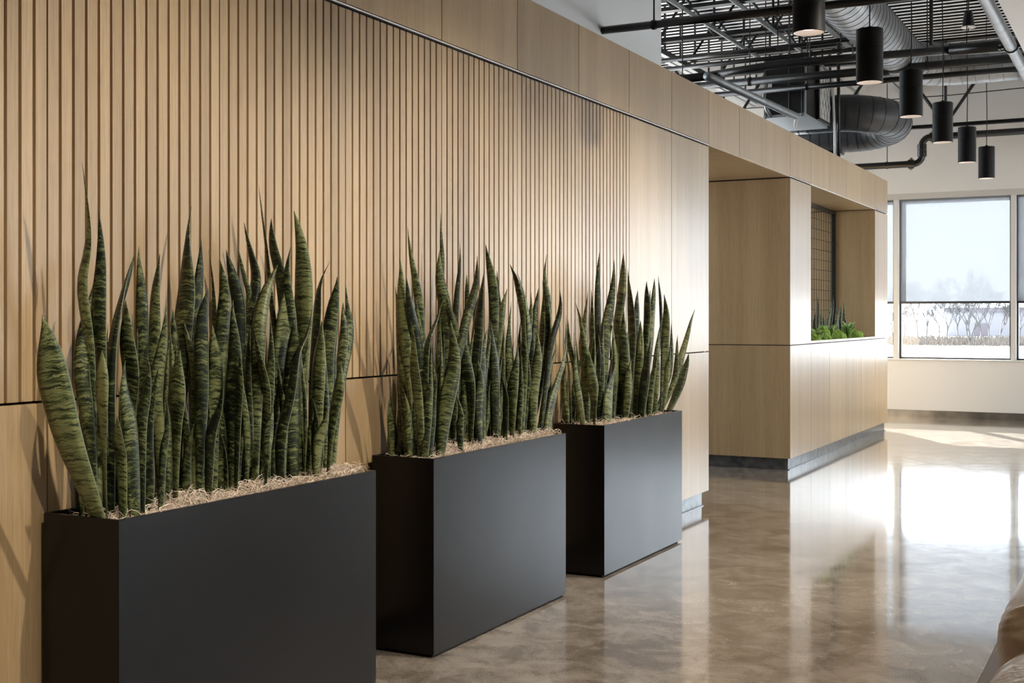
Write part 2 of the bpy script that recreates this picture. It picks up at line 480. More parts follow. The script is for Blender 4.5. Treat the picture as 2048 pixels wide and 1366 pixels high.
# far wall with the window band
SILL, HEAD = 0.722, 2.79
MUL = [-5.80 + 1.41 * k for k in range(8)]          # mullion centres
far = (MB().box(XL, XR, YF, YF + 0.2, 0, SILL).box(XL, XR, YF, YF + 0.2, 2.866, ZD + 0.1)
       .box(XL, MUL[0] - 0.03, YF, YF + 0.2, SILL, 2.866).box(MUL[-1] + 0.03, XR, YF, YF + 0.2, SILL, 2.866)).build('wall_back', CREAM)
tag(far, kind='structure')
tag(MB().box(XL, XR, YF - 0.012, YF - 0.001, 0.0, 0.09).build('baseboard_back', BASEM), kind='structure')
tag(MB().box(MUL[0] - 0.03, MUL[-1] + 0.03, YF + 0.012, YF + 0.028, HEAD, 2.866).box(MUL[0] - 0.03, MUL[-1] + 0.03, YF + 0.115, YF + 0.2, HEAD, 2.866).build('trim_1', VALANCE), kind='structure')
tag(MB().box(MUL[0] - 0.03, MUL[-1] + 0.03, YF - 0.015, YF + 0.2, SILL, SILL + 0.02).build('trim_2', FRAME, bevel=0.003), kind='structure')
for k in range(len(MUL) - 1):
    a, b = MUL[k] + 0.03, MUL[k + 1] - 0.03
    win = MB().box(a - 0.06, a, YF + 0.02, YF + 0.19, SILL + 0.02, HEAD)
    if k == len(MUL) - 2: win.box(b, b + 0.06, YF + 0.02, YF + 0.19, SILL + 0.02, HEAD)
    wo_ = win.build('window_%d' % (k + 1), FRAME); tag(wo_, kind='structure')
    fr_ = (MB().box(a, a + 0.022, YF + 0.11, YF + 0.18, SILL + 0.02, HEAD).box(b - 0.022, b, YF + 0.11, YF + 0.18, SILL + 0.02, HEAD)
           .box(a + 0.022, b - 0.022, YF + 0.12, YF + 0.17, SILL + 0.02, SILL + 0.04).box(a + 0.022, b - 0.022, YF + 0.12, YF + 0.17, HEAD - 0.02, HEAD)).build('gasket', GASKET, wo_)
    MB().box(a + 0.022, b - 0.022, YF + 0.145, YF + 0.150, SILL + 0.04, HEAD - 0.02).build('pane', GLASS, wo_)
    po = add_light('portal_%d' % k, 'AREA', ((a + b) / 2, YF + 0.24, (SILL + HEAD) / 2), 1, direction=(0, -1, 0), shape='RECTANGLE', size=b - a, size_y=HEAD - SILL)
    po.data.cycles.is_portal = True

for k in range(7):
    a, b = 8.0 + k * (7.8 / 7), 8.0 + (k + 1) * (7.8 / 7)
    wo_ = MB().box(XR + 0.01, XR + 0.09, a, a + 0.03, 0.722, 2.79).box(XR + 0.01, XR + 0.09, b - 0.03, b, 0.722, 2.79).build('window_%d' % (k + 8), FRAME); tag(wo_, kind='structure')
    MB().box(XR + 0.05, XR + 0.055, a + 0.03, b - 0.03, 0.722, 2.79).build('pane', GLASS, wo_)
    po = add_light('portal_side_%d' % k, 'AREA', (XR + 0.14, (a + b) / 2, 1.756), 1, direction=(-1, 0, 0), shape='RECTANGLE', size=b - a, size_y=2.068)
    po.data.cycles.is_portal = True

for k in range(6):
    a, b = 7.0 + k * 1.5, 8.5 + k * 1.5
    wo_ = MB().box(XL - 0.09, XL - 0.01, a, a + 0.03, 0.722, 4.2).box(XL - 0.09, XL - 0.01, b - 0.03, b, 0.722, 4.2).build('window_%d' % (k + 15), FRAME); tag(wo_, kind='structure')
    MB().box(XL - 0.055, XL - 0.05, a + 0.03, b - 0.03, 0.722, 4.2).build('pane', GLASS, wo_)
    po = add_light('portal_left_%d' % k, 'AREA', (XL - 0.14, (a + b) / 2, 2.46), 1, direction=(1, 0, 0), shape='RECTANGLE', size=b - a, size_y=3.478)
    po.data.cycles.is_portal = True

SHLAB = {1: 'roller shade on the narrow strip of window beside the oak block', 2: 'white roller shade of the wide window between the two mullions',
         3: 'white roller shade at the right edge of the picture, past the last mullion'}
for k in range(1, 4):
    a, b = MUL[k] + 0.045, MUL[k + 1] - 0.045
    cx = (a + b) / 2
    sh = tag(empty('roller_shade', (cx, YF + 0.075, HEAD)), SHLAB[k], 'window shade', 'roller shades along the window band')
    MB().box(a - cx, b - cx, -0.0006, 0.0006, 1.475 - HEAD, 0.012).build('fabric', SHADE, sh)
    MB().box(a - cx, b - cx, -0.012, 0.012, 1.450 - HEAD, 1.478 - HEAD).build('hem_bar', GASKET, sh, bevel=0.004)
    MB().tube([(a - cx, 0, 0.038), (b - cx, 0, 0.038)], 0.026, 14).build('roller_tube', FRAME, sh)

# ------------------------------------------------------------------ oak wall with slats, opening and niche
core = (MB().box(-3.18, XW - 0.024, YS, Y_A - 0.02, 0.1, Z_TOP - 0.01)
        .box(-4.28, XW - 0.024, Y_A - 0.02, Y_B2 + 0.02, Z_UP + 0.024, Z_TOP - 0.01)
        .box(-4.28, XW - 0.024, Y_B2 + 0.022, 10.778, 0.1, Z_TOP - 0.01)
        .box(-4.28, XW - 0.024, 10.778, 13.60, 0.1, 1.03)
        .box(-4.28, XW - 0.024, 10.778, 13.60, Z_UP + 0.024, Z_TOP - 0.01)
        .box(-4.28, XW - 0.024, 13.60, Y_BE - 0.02, 0.1, Z_TOP - 0.01)).build('wall_left', SUBSTRATE)
tag(core, kind='structure')
G = 0.0026
def panel(y0, y1, z0, z1, name='wall_panel'):
    return boxpart(name, WOOD, XW - 0.022, XW, y0 + G, y1 - G, z0, z1, core, 0.0008)
joints = [Y0 + k * MOD if k < 8 else 8.015 + (k - 8) * 0.6973 if k < 11 else 10.107 + (k - 11) * 0.69417 for k in range(-3, 18)]
SL_N, SL_W = 15, 0.0372
SL_P = (MOD - 2 * G - SL_W) / 14
slat_me = MB().box(-0.0060, 0.0060, -SL_W / 2, SL_W / 2, -(2.428 - 1.044) / 2, (2.428 - 1.044) / 2).mesh('slat', 0.0012)
slat_me.materials.append(WOOD)
for i, (yj, y1) in enumerate(zip(joints[:-1], joints[1:])):
    panel(yj, y1, 2.449, Z_TOP, 'fascia_panel')
    if y1 < 8.1 or yj > 10.0:
        panel(yj, y1, 0.1, Z_LOW - 0.003, 'lower_panel')
    if yj < 6.5:
        p = boxpart('slatted_panel', WOOD, XW - 0.030, XW - 0.0125, yj + G, y1 - G, 1.044, 2.428, core, 0.0005)
        pc = p.location.copy()
        for s in range(SL_N):
            o = link('slat', slat_me, None, p)
            o.location = (XW - 0.0062 - pc.x, yj + G + SL_W / 2 + s * SL_P - pc.y, 0)
    elif y1 < 8.1: panel(yj, y1, 1.044, 2.428)
panel(Y_B2, 10.801, 1.044, 2.428); panel(13.576, Y_BE, 1.044, 2.428)
# bright aluminium line of the upper reveal
MB().box(XW - 0.02, XW - 0.003, YS, Y_A, 2.440, 2.446).box(XW - 0.02, XW - 0.003, Y_B2, Y_BE, 2.440, 2.446).build('reveal_strip', REVEAL, core)
# end of the near wall, cheek of the block, soffits, niche lining
boxpart('end_panel', WOOD, -3.18, XW - 0.024, Y_A - 0.02, Y_A - 0.001, 0.1, 2.45, core)
boxpart('cheek_panel', WOOD, -4.28, XW - 0.001, Y_B2 + 0.001, Y_B2 + 0.021, 0.1, Z_LOW - 0.003, core)
boxpart('cheek_panel', WOOD, -4.28, XW - 0.001, Y_B2 + 0.001, Y_B2 + 0.021, 1.044, 2.428, core)
boxpart('soffit_panel', WOOD_X, -4.28, XW - 0.004, Y_A - 0.018, Y_B2, 2.437, 2.458, core)
boxpart('soffit_panel', WOOD_X, -4.28, XW - 0.004, 10.801, 13.576, 2.437, 2.458, core)
boxpart('niche_panel', WOOD, -4.28, XW - 0.001, 13.577, 13.597, 1.065, 2.432, core)
boxpart('niche_panel', WOOD, -4.28, XW - 0.024, 10.780, 10.800, 1.065, 2.432, core)
boxpart('niche_sill', WOOD, XW - 0.06, XW, 10.801, 13.576, 1.044, 1.066, core, 0.001)
boxpart('end_panel', WOOD, -4.28, XW - 0.024, Y_BE - 0.02, Y_BE - 0.001, 0.1, Z_TOP, core)
boxpart('planting_bed', SOIL, -4.26, XW - 0.062, 10.801, 13.576, 1.030, 1.060, core)
tag(MB().box(-3.16, XW - 0.03, YS, 7.955, 0, 0.1).box(-4.26, XW - 0.03, 10.15, 14.235, 0, 0.1)
    .box(XW - 0.03, XW - 0.018, YS, 7.955, 0, 0.006).box(XW - 0.03, XW - 0.018, 10.15, 14.235, 0, 0.006).build('baseboard_left', TOE), kind='structure')

# wire trellis in the niche
tr = tag(empty('wire_trellis', (-3.13, 12.19, 1.06)), 'black square wire trellis standing in the niche of the oak block', 'trellis')
L2, H2 = 1.385, 1.375
boxpart('frame_bar', BLACK, -0.022, 0.022, -L2, L2, H2 - 0.035, H2, tr)
for s in (-1, 1):
    boxpart('frame_post', BLACK, -0.022, 0.022, s * (L2 - 0.0125) - 0.0125, s * (L2 - 0.0125) + 0.0125, 0, H2 - 0.035, tr)
vw = MB().tube([(0, 0, 0), (0, 0, H2 - 0.035)], 0.0025, 6).mesh('wire'); vw.materials.append(CORD)
hw = MB().tube([(0, -L2 + 0.02, 0), (0, L2 - 0.02, 0)], 0.0025, 6).mesh('wire'); hw.materials.append(CORD)
for k in range(-13, 14): link('wire', vw, None, tr, (0, k * 0.102, 0))
for k in range(13): link('wire', hw, None, tr, (0.005, 0, 0.08 + k * 0.105))

# ------------------------------------------------------------------ planters
PX0, PX1, PH = -2.660, -2.385, 0.744
PLANTERS = [('foremost long black planter box at the left', 2.355, 3.545), ('middle black planter box, between the other two', 3.925, 5.085),
            ('farthest black planter box, by the plain oak panels', 5.525, 6.635)]
def planter(label, y0, y1):
    root = tag(empty('planter_box', ((PX0 + PX1) / 2, (y0 + y1) / 2, 0)), label, 'planter', 'black steel planters along the oak wall')
    hx, hy, t = (PX1 - PX0) / 2, (y1 - y0) / 2, 0.012
    bm = bmesh.new()
    outer = [bm.verts.new((sx * hx, sy * hy, z)) for z in (0.012, PH) for sx, sy in ((-1, -1), (1, -1), (1, 1), (-1, 1))]
    inner = [bm.verts.new((sx * (hx - t), sy * (hy - t), z)) for z in (0.66, PH) for sx, sy in ((-1, -1), (1, -1), (1, 1), (-1, 1))]
    bm.faces.new(outer[3::-1])
    for k in range(4):
        k2 = (k + 1) % 4
        bm.faces.new((outer[k], outer[k2], outer[4 + k2], outer[4 + k]))
        bm.faces.new((outer[4 + k], outer[4 + k2], inner[4 + k2], inner[4 + k]))
        bm.faces.new((inner[4 + k], inner[4 + k2], inner[k2], inner[k]))
    bm.faces.new(inner[:4])
    bmesh.ops.bevel(bm, geom=[e for e in bm.edges if max(v.co.z for v in e.verts) > 0.7 or abs(e.verts[0].co.z - e.verts[1].co.z) > 0.5], offset=0.0015, segments=2, affect='EDGES')
    me = bpy.data.meshes.new('box_shell'); bm.to_mesh(me); bm.free()
    link('box_shell', me, PLANTER, root)
    MB().box(-hx + 0.02, hx - 0.02, -hy + 0.02, hy - 0.02, 0.0, 0.012).build('shadow_gap_foot', SUBSTRATE, root)
    g = MB(); nx, ny = 8, 30
    for i in range(nx + 1):
        for j in range(ny + 1):
            x = -hx + t + 0.0005 + (2 * hx - 2 * t - 0.001) * i / nx; yv = -hy + t + 0.0005 + (2 * hy - 2 * t - 0.001) * j / ny
            g.v.append((x, yv, 0.690 + 0.012 * math.sin(9 * yv + 5 * x) + random.uniform(-.006, .006)))
    for i in range(nx):
        for j in range(ny):
            a = i * (ny + 1) + j
            g.f.append((a, a + ny + 1, a + ny + 2, a + 1))
    g.build('soil', SOIL, root, smooth=True)
    return root

def wool(label, y0, y1, n, mounds):
    """curled wood wool on the soil of one planter"""
    V, Fc = [], []
    hx = (PX0 + 0.02, PX1 - 0.016)
    for _ in range(n):
        fx = rng.random() ** 0.6
        x = hx[0] + (hx[1] - hx[0]) * fx; yv = rng.uniform(y0 + 0.02, y1 - 0.02)
        hgt = sum(a * math.exp(-((yv - m) / s) ** 2) for m, s, a in mounds)
        if rng.random() > 0.25 + hgt / 0.03: continue
        z = 0.708 + rng.random() * (0.012 + hgt)
        L_ = rng.uniform(0.03, 0.10); turns = rng.uniform(0.4, 2.2); R_ = rng.uniform(0.006, 0.024)
        th, ph = rng.uniform(0, 2 * math.pi), rng.normal(0, 0.35)
        ax = np.array([math.cos(th) * math.cos(ph), math.sin(th) * math.cos(ph), math.sin(ph)])
        u = np.cross(ax, [0, 0, 1.0]); u /= np.linalg.norm(u) + 1e-6; wv = np.cross(ax, u)
        p0 = rng.uniform(0, 6.28); NS = 9
        pts = []
        for i in range(NS):
            s = i / (NS - 1); a = p0 + turns * 2 * math.pi * s
            p = np.array([x, yv, z]) + ax * (s - 0.5) * L_ + (u * math.cos(a) + wv * math.sin(a)) * R_
            p[0] = min(max(p[0], PX0 + 0.015), PX1 - 0.0145 if p[2] < PH + 0.003 else PX1 + 0.006); p[1] = min(max(p[1], y0 + 0.015), y1 - 0.015); p[2] = max(p[2], 0.700)
            pts.append(p)
        base = len(V); rad = rng.uniform(0.0006, 0.0012)
        for i, p in enumerate(pts):
            for k in range(3):
                a = 2.094 * k + i * 0.3
                V.append(tuple(p + (u * math.cos(a) + wv * math.sin(a)) * rad))
        for i in range(NS - 1):
            for k in range(3):
                k2 = (k + 1) % 3
                Fc.append((base + i * 3 + k, base + i * 3 + k2, base + i * 3 + 3 + k2, base + i * 3 + 3 + k))
    me = bpy.data.meshes.new('wood_wool'); me.from_pydata(V, [], Fc); me.update()
    tag(link('wood_wool', me, WOOL, None, (0, 0, 0)), label, 'wood wool', kind='stuff')

# ------------------------------------------------------------------ snake plants
def leaf_mesh(ctrl, width, yaw, twist, fold, waver, taper=1.9):
    """ctrl: points of the middle line (world, relative to the plant); width in metres; a thick, folded, tapering blade"""
    P = [Vector(c) for c in ctrl]
    # Catmull-Rom resample
    ext = [P[0] * 2 - P[1]] + P + [P[-1] * 2 - P[-2]]
    NSEG = 18
    def cr(t):
        t = t * (len(P) - 1); i = min(int(t), len(P) - 2); q = t - i
        a, b, c, d = ext[i], ext[i + 1], ext[i + 2], ext[i + 3]
        return 0.5 * ((2 * b) + (c - a) * q + (2 * a - 5 * b + 4 * c - d) * q * q + (3 * b - a - 3 * c + d) * q ** 3)
    C = [cr(i / NSEG) for i in range(NSEG + 1)]
    V, UV, Fc = [], [], []
    dist = 0.0
    us = (-1, -0.5, 0, 0.5, 1, 0.5, 0, -0.5)
    for i, c in enumerate(C):
        s = i / NSEG
        if i: dist += (C[i] - C[i - 1]).length
        t = (C[min(i + 1, NSEG)] - C[max(i - 1, 0)]).normalized()
        if s < 0.5: prof_ = 0.46 + 0.54 * (1 - (1 - s / 0.5) ** 2)
        else: prof_ = max(0.0, 1 - ((s - 0.5) / 0.5) ** taper) ** 1.08
        hw_ = max(0.0006, width / 2 * prof_ * (1 + waver * math.sin(9 * s + yaw * 7)))
        ang = yaw + twist * (s - 0.4)
        c = c + (CR * math.cos(yaw) + CF * math.sin(yaw)) * (0.0075 * math.sin(7.5 * s + yaw * 11) * s)
        wdir = (CR * math.cos(ang) + CF * math.sin(ang)); wdir = (wdir - t * wdir.dot(t)).normalized()
        nrm = t.cross(wdir).normalized()
        for k, u in enumerate(us):
            th = 0.0022 * (1 - 0.6 * abs(u)) * min(1, prof_ * 2 + 0.1) * (1 if k < 5 else -1)
            if k in (0, 4): th = 0
            V.append(tuple(c + wdir * (u * hw_) + nrm * (fold * hw_ * (abs(u) ** 1.3) + th)))
            UV.append((u * 0.5 + 0.5, dist))
    for i in range(NSEG):
        for k in range(8):
            k2 = (k + 1) % 8
            Fc.append((i * 8 + k, i * 8 + k2, i * 8 + 8 + k2, i * 8 + 8 + k))
    Fc.append(tuple(range(7, -1, -1))); Fc.append(tuple(NSEG * 8 + k for k in range(8)))
    me = bpy.data.meshes.new('leaf'); me.from_pydata(V, [], Fc); me.update()
    uvl = me.uv_layers.new(name='UVMap')
    idx = np.empty(len(me.loops), dtype=np.int32); me.loops.foreach_get('vertex_index', idx)
    uvl.data.foreach_set('uv', np.array(UV, dtype=np.float32)[idx].ravel())
    me.polygons.foreach_set('use_smooth', [True] * len(me.polygons))
    me.materials.append(LEAF)
    return me

# tip x, tip y, [points between, from tip down], foot x, width, row (0 at the wall .. 1 at the front)
LEAVES = [
 [ # foremost planter
  (79,630,[(100,715),(118,800),(140,900)],160,66,.75),(163,322,[(172,430),(173,500),(165,580),(180,720)],190,25,.35),(199,420,[(198,520),(196,640),(205,800)],215,30,.4),
  (272,505,[(240,590),(218,680),(210,800)],215,40,.55),(283,492,[(283,560),(282,640),(288,780)],300,23,.3),(316,507,[(313,580),(308,680),(290,820)],280,29,.45),
  (387,412,[(372,500),(366,600),(355,760)],345,44,.3),(404,478,[(396,560),(392,650),(395,800)],400,22,.3),(414,498,[(424,580),(430,680),(440,800)],445,24,.25),
  (441,520,[(446,600),(443,700),(440,800)],440,26,.45),(457,500,[(466,560),(478,640),(480,780)],485,24,.3),(480,495,[(490,560),(497,640)],495,13,.25),
  (490,445,[(503,510),(508,560),(496,640),(485,760)],480,28,.35),(519,372,[(524,440),(531,510),(540,600),(555,740)],565,17,.25),(543,437,[(550,500),(562,570),(575,700)],580,27,.3),
  (583,492,[(576,560),(578,650),(590,780)],598,24,.4),(590,421,[(598,480),(604,550),(606,640),(603,760)],604,34,.4),(614,497,[(608,560),(600,640)],605,16,.3),
  (657,522,[(642,565),(634,620),(625,760)],622,20,.35),(673,553,[(664,610),(657,700),(655,800)],655,29,.4),(693,553,[(699,610),(700,660),(684,740),(672,830)],668,22,.35),
  (690,605,[(686,660),(680,740)],672,20,.4),(554,528,[(530,600),(515,680),(510,800)],508,31,.7),(574,575,[(568,650),(560,740),(556,850)],555,45,.5),
  (627,610,[(618,660),(592,710),(577,790),(560,880)],562,24,.9),(412,577,[(408,640),(403,740),(398,860)],395,30,.8),(255,720,[(252,800),(262,880)],272,30,.95),
  (295,712,[(290,780),(282,860)],283,25,.95),(332,790,[(330,860),(325,920)],318,18,.95),(543,816,[(538,860),(532,910)],528,20,.98),
  (444,747,[(434,820),(420,880)],415,24,.9),(653,815,[(646,860),(638,900)],632,20,.95),(682,725,[(672,790),(660,860)],652,28,.9),(185,560,[(172,640),(165,740),(175,860)],190,32,.55),
  (248,600,[(255,680),(262,760),(255,860)],245,34,.6),(334,610,[(322,690),(312,780),(318,880)],322,28,.65),(470,600,[(468,690),(462,790)],462,30,.7),(640,640,[(636,720),(632,800)],630,30,.7),
  (590,640,[(588,730),(590,820)],590,34,.7),(360,700,[(352,780),(348,860)],348,34,.75),(230,830,[(236,880),(240,930)],245,30,.9),(480,700,[(474,780),(470,850)],468,28,.85),
  (370,640,[(378,720),(385,800)],380,30,.55),(430,650,[(428,740),(425,830)],425,32,.6),(505,640,[(520,740),(525,830)],528,30,.6),(205,700,[(200,780),(205,880)],215,36,.8),
 ],
 [ # middle planter
  (799,512,[(800,590),(812,680),(825,780)],838,28,.5),(791,572,[(794,650),(800,740)],812,22,.3),(810,553,[(822,610),(835,690),(845,790)],852,27,.6),
  (819,455,[(824,520),(834,590),(842,650),(846,740)],850,20,.35),(884,427,[(881,480),(884,540),(880,640)],875,12,.2),(877,500,[(884,560),(894,640),(892,760)],885,34,.4),
  (921,485,[(917,540),(913,610),(910,700)],908,14,.25),(891,592,[(872,635),(852,690),(848,780)],850,22,.7),(896,590,[(904,650),(910,740)],905,24,.5),
  (936,550,[(934,620),(925,700)],918,12,.3),(957,512,[(948,570),(934,625),(915,720),(892,820)],885,22,.6),(966,538,[(960,600),(952,680),(942,790)],938,30,.6),
  (956,562,[(952,620),(950,700)],945,14,.3),(974,488,[(982,545),(987,610),(990,720)],992,22,.4),(992,541,[(998,600),(1003,680)],1005,12,.25),
  (1017,577,[(1002,625),(992,700),(985,790)],982,16,.5),(1020,602,[(1022,660),(1020,740)],1018,18,.5),(1016,528,[(1036,575),(1050,640),(1050,740)],1045,18,.35),
  (1036,543,[(1052,605),(1060,680),(1055,770)],1048,25,.5),(1075,577,[(1072,640),(1070,720)],1068,16,.4),(1065,585,[(1058,640),(1050,720)],1046,14,.3),
  (1083,560,[(1086,620),(1082,700)],1080,14,.3),(1096,507,[(1092,560),(1097,620),(1092,720)],1085,17,.4),(1098,594,[(1103,650),(1098,740)],1090,14,.65),
  (1120,578,[(1117,625),(1105,680),(1095,750)],1088,15,.7),(1134,632,[(1133,700),(1118,765),(1104,810)],1096,22,.8),(905,640,[(905,720),(892,800)],878,40,.85),
  (1005,738,[(1008,780),(1010,820)],1010,15,.95),(860,690,[(858,760),(852,830)],848,24,.85),(975,660,[(965,740),(958,810)],955,26,.8),(1035,690,[(1028,750),(1024,810)],1022,24,.85),
  (930,660,[(932,740),(938,810)],940,28,.7),(820,640,[(826,720),(836,800)],845,24,.75),(1075,660,[(1072,730),(1068,800)],1066,26,.75),(985,640,[(988,720),(990,800)],990,24,.6),
  (800,680,[(806,740),(815,800)],822,20,.4),(870,760,[(866,810),(862,850)],860,22,.95),(915,790,[(918,830),(920,860)],922,18,.95),(1050,600,[(1046,690),(1042,780)],1040,22,.6),
  (955,720,[(960,780),(962,830)],964,24,.9),(830,600,[(838,690),(840,790)],838,24,.45),(1110,690,[(1100,750),(1092,800)],1086,16,.6),
 ],
 [ # farthest planter
  (1199,505,[(1198,570),(1196,640),(1198,740)],1200,15,.35),(1228,520,[(1222,590),(1212,670),(1206,760)],1205,27,.5),(1248,505,[(1241,570),(1232,650),(1226,740)],1224,23,.45),
  (1256,537,[(1260,600),(1262,680),(1258,760)],1256,20,.45),(1152,605,[(1160,650),(1168,700)],1172,12,.3),(1173,583,[(1169,640),(1166,700),(1170,770)],1174,17,.4),
  (1180,580,[(1184,640),(1186,720)],1186,12,.3),(1277,580,[(1275,640),(1272,720)],1268,18,.5),(1295,562,[(1292,620),(1288,700)],1284,16,.5),(1298,580,[(1296,640),(1294,720)],1292,14,.4),
  (1308,556,[(1307,610),(1303,680),(1292,760)],1288,19,.5),(1318,552,[(1322,610),(1322,680)],1318,10,.3),(1328,588,[(1331,650),(1330,720)],1322,20,.6),
  (1392,618,[(1378,660),(1362,710),(1350,760)],1340,16,.6),(1358,670,[(1352,720),(1345,770)],1340,12,.5),(1376,706,[(1366,745),(1356,780)],1346,22,.8),
  (1133,638,[(1140,690),(1150,750)],1158,12,.3),(1148,665,[(1152,720),(1158,780)],1162,16,.6),(1165,640,[(1168,710),(1172,780)],1174,22,.6),(1240,690,[(1228,750),(1218,800)],1214,24,.85),
  (1282,640,[(1276,710),(1272,770)],1270,22,.7),(1300,680,[(1292,740),(1284,790)],1280,22,.85),(1320,640,[(1316,710),(1310,770)],1306,20,.7),(1205,640,[(1200,710),(1198,780)],1198,22,.7),
  (1250,620,[(1246,700),(1242,770)],1240,22,.6),(1340,690,[(1334,740),(1328,790)],1324,16,.7),(1180,700,[(1184,760),(1186,800)],1188,20,.85),(1262,720,[(1256,770),(1252,810)],1250,20,.9),
  (1225,640,[(1232,710),(1236,780)],1236,22,.6),(1312,700,[(1306,750),(1300,790)],1298,16,.9),(1346,640,[(1342,700),(1336,760)],1330,13,.4),
 ]]
ORD = ['nearest the camera', 'second from the camera', 'in the middle', 'second from the far end', 'at the far end']
PNAME = ['foremost', 'middle', 'farthest']
lr = random.Random(5)
for pi, (lab, y0, y1) in enumerate(PLANTERS):
    planter(lab, y0, y1)
    c = [(y0 + (y1 - y0) * q) for q in (0.08, 0.3, 0.55, 0.8, 0.95)]
    wool('pale curled wood wool covering the soil of the %s planter' % PNAME[pi], y0, y1, (3200, 2600, 2000)[pi],
         [(c[0], .10, .012), (c[1], .13, .035), (c[2], .16, .035), (c[3], .12, .028), (c[4], .08, .030)] if pi < 2 else [(c[0], .2, .02), (c[1], .1, .012), (c[3], .2, .004)])
    NP = 5
    plants = []
    for k in range(NP):
        plants.append(tag(empty('snake_plant', ((PX0 + PX1) / 2, y0 + (y1 - y0) * (k + 0.5) / NP, 0.69)),
                          'snake plant %s in the %s black planter' % (ORD[k], PNAME[pi]), 'plant', 'snake plants in the black planters'))
    data = []
    for (tx, ty, mids, fx, wpx, row) in LEAVES[pi]:
        X = -2.625 + 0.19 * row + lr.uniform(-.012, .012)
        Xt = min(max(X + lr.uniform(-.035, .05), -2.655), -2.36)
        foot = onx(fx, 900, X); foot.z = 0.70
        foot.y = min(max(foot.y, y0 + 0.035), y1 - 0.035)
        n = len(mids) + 1
        ctrl = [foot] + [onx(mx, my, X + (Xt - X) * (k + 1) / n) for k, (mx, my) in enumerate(reversed(mids))] + [onx(tx, ty, Xt)]
        ctrl = [ctrl[0]] + [q for q in ctrl[1:] if q.z > 0.76]
        data.append((ctrl, wpx * depth_at(fx, X) / FPX * (1.0, 0.86, 0.86)[pi]))
    # inner leaves of the clumps, seen between the others
    for q in range((84, 84, 72)[pi]):
        X = lr.uniform(-2.63, -2.50); yv = y0 + 0.07 + (y1 - y0 - 0.14) * ((q + lr.random()) / (84, 84, 72)[pi])
        h = lr.uniform(0.26, 0.60 if pi < 2 else 0.50); lean = lr.uniform(-.07, .07)
        ctrl = [Vector((X, yv, .70)), Vector((X + lr.uniform(-.01, .015), yv + lean * .3, .70 + h * .45)), Vector((min(X + lr.uniform(-.01, .03), -2.47), yv + lean, .70 + h))]
        ctrl[1].x = max(ctrl[1].x, -2.64); ctrl[2].x = max(ctrl[2].x, -2.65)
        data.append((ctrl, lr.uniform(0.014, 0.038)))
    for ctrl, wm in data:
        k = min(NP - 1, max(0, int((ctrl[0].y - y0) / (y1 - y0) * NP)))
        root = plants[k]
        rel = [q - root.location for q in ctrl]
        yaw = lr.uniform(-.95, .95); tw = lr.uniform(-1.7, 1.7)
        ok = max(0.75, math.cos(yaw))
        me = leaf_mesh(rel, min(wm / ok, 0.085), yaw, tw, lr.uniform(.12, .42), lr.uniform(.0, .10), lr.choice((1.5, 1.9, 2.3, 2.7)))
        link('leaf', me, None, root)

# ------------------------------------------------------------------ planting in the niche
def niche_plant(px, X, leaves, label):
    base = onx(px, 660, X); base.z = 1.06
    root = tag(empty('snake_plant', base), label, 'plant', 'small snake plants in the niche')
    for (tx, ty, fx, wpx) in leaves:
        a = onx(fx, 670, X + lr.uniform(-.05, .05)); a.z = 1.062; b = onx(tx, ty, a.x + lr.uniform(-.03, .03)); m_ = a.lerp(b, .5) + Vector((0, lr.uniform(-.02, .02), 0))
        me = leaf_mesh([q - base for q in (a, m_, b)], wpx * depth_at(fx, X) / FPX, lr.uniform(-.5, .5), lr.uniform(-.8, .8), .25, .03)
        link('leaf', me, None, root)
niche_plant(1638, -2.86, [(1636,592,1638,6),(1629,625,1632,6),(1642,620,1643,6),(1628,648,1630,5),(1648,628,1644,5)], 'small snake plant at the left end of the niche, in front of the trellis')
niche_plant(1655, -2.86, [(1662,604,1652,6),(1667,594,1660,5),(1657,625,1656,6),(1650,640,1650,5)], 'small snake plant in the middle of the niche bed')
niche_plant(1680, -2.86, [(1675,608,1672,6),(1681,606,1680,6),(1689,600,1685,7),(1690,632,1690,6),(1672,625,1670,5)], 'small snake plant at the right of the niche bed, before bare oak')
def blob(px, X, r, h, label):
    base = onx(px, 680, X); base.z = 1.06
    bm = bmesh.new(); bmesh.ops.create_icosphere(bm, subdivisions=4, radius=1)
    for v_ in bm.verts:
        n_ = v_.co.copy(); k_ = 1 + 0.10 * math.sin(7 * n_.x + px) * math.sin(6 * n_.y) + 0.05 * math.sin(19 * n_.z + 13 * n_.x) + random.uniform(-.035, .035)
        v_.co = Vector((n_.x * r * k_, n_.y * r * 1.2 * k_, max(0.0, n_.z) * h * k_))
    me = bpy.data.meshes.new('moss_mound'); bm.to_mesh(me); bm.free()
    tag(link('moss_mound', me, MOSS, None, base, True), label, 'moss', 'moss mounds in the niche')
blob(1627, -2.78, .07, .075, 'green moss mound at the left corner of the niche bed')
blob(1644, -2.80, .085, .13, 'tall round moss mound below the first small snake plant in the niche')
blob(1672, -2.80, .10, .09, 'moss mound in the middle of the niche bed')
blob(1684, -2.90, .09, .09, 'moss mound behind the small leafy plants in the niche')
blob(1706, -2.82, .11, .085, 'moss mound at the right end of the niche planting')
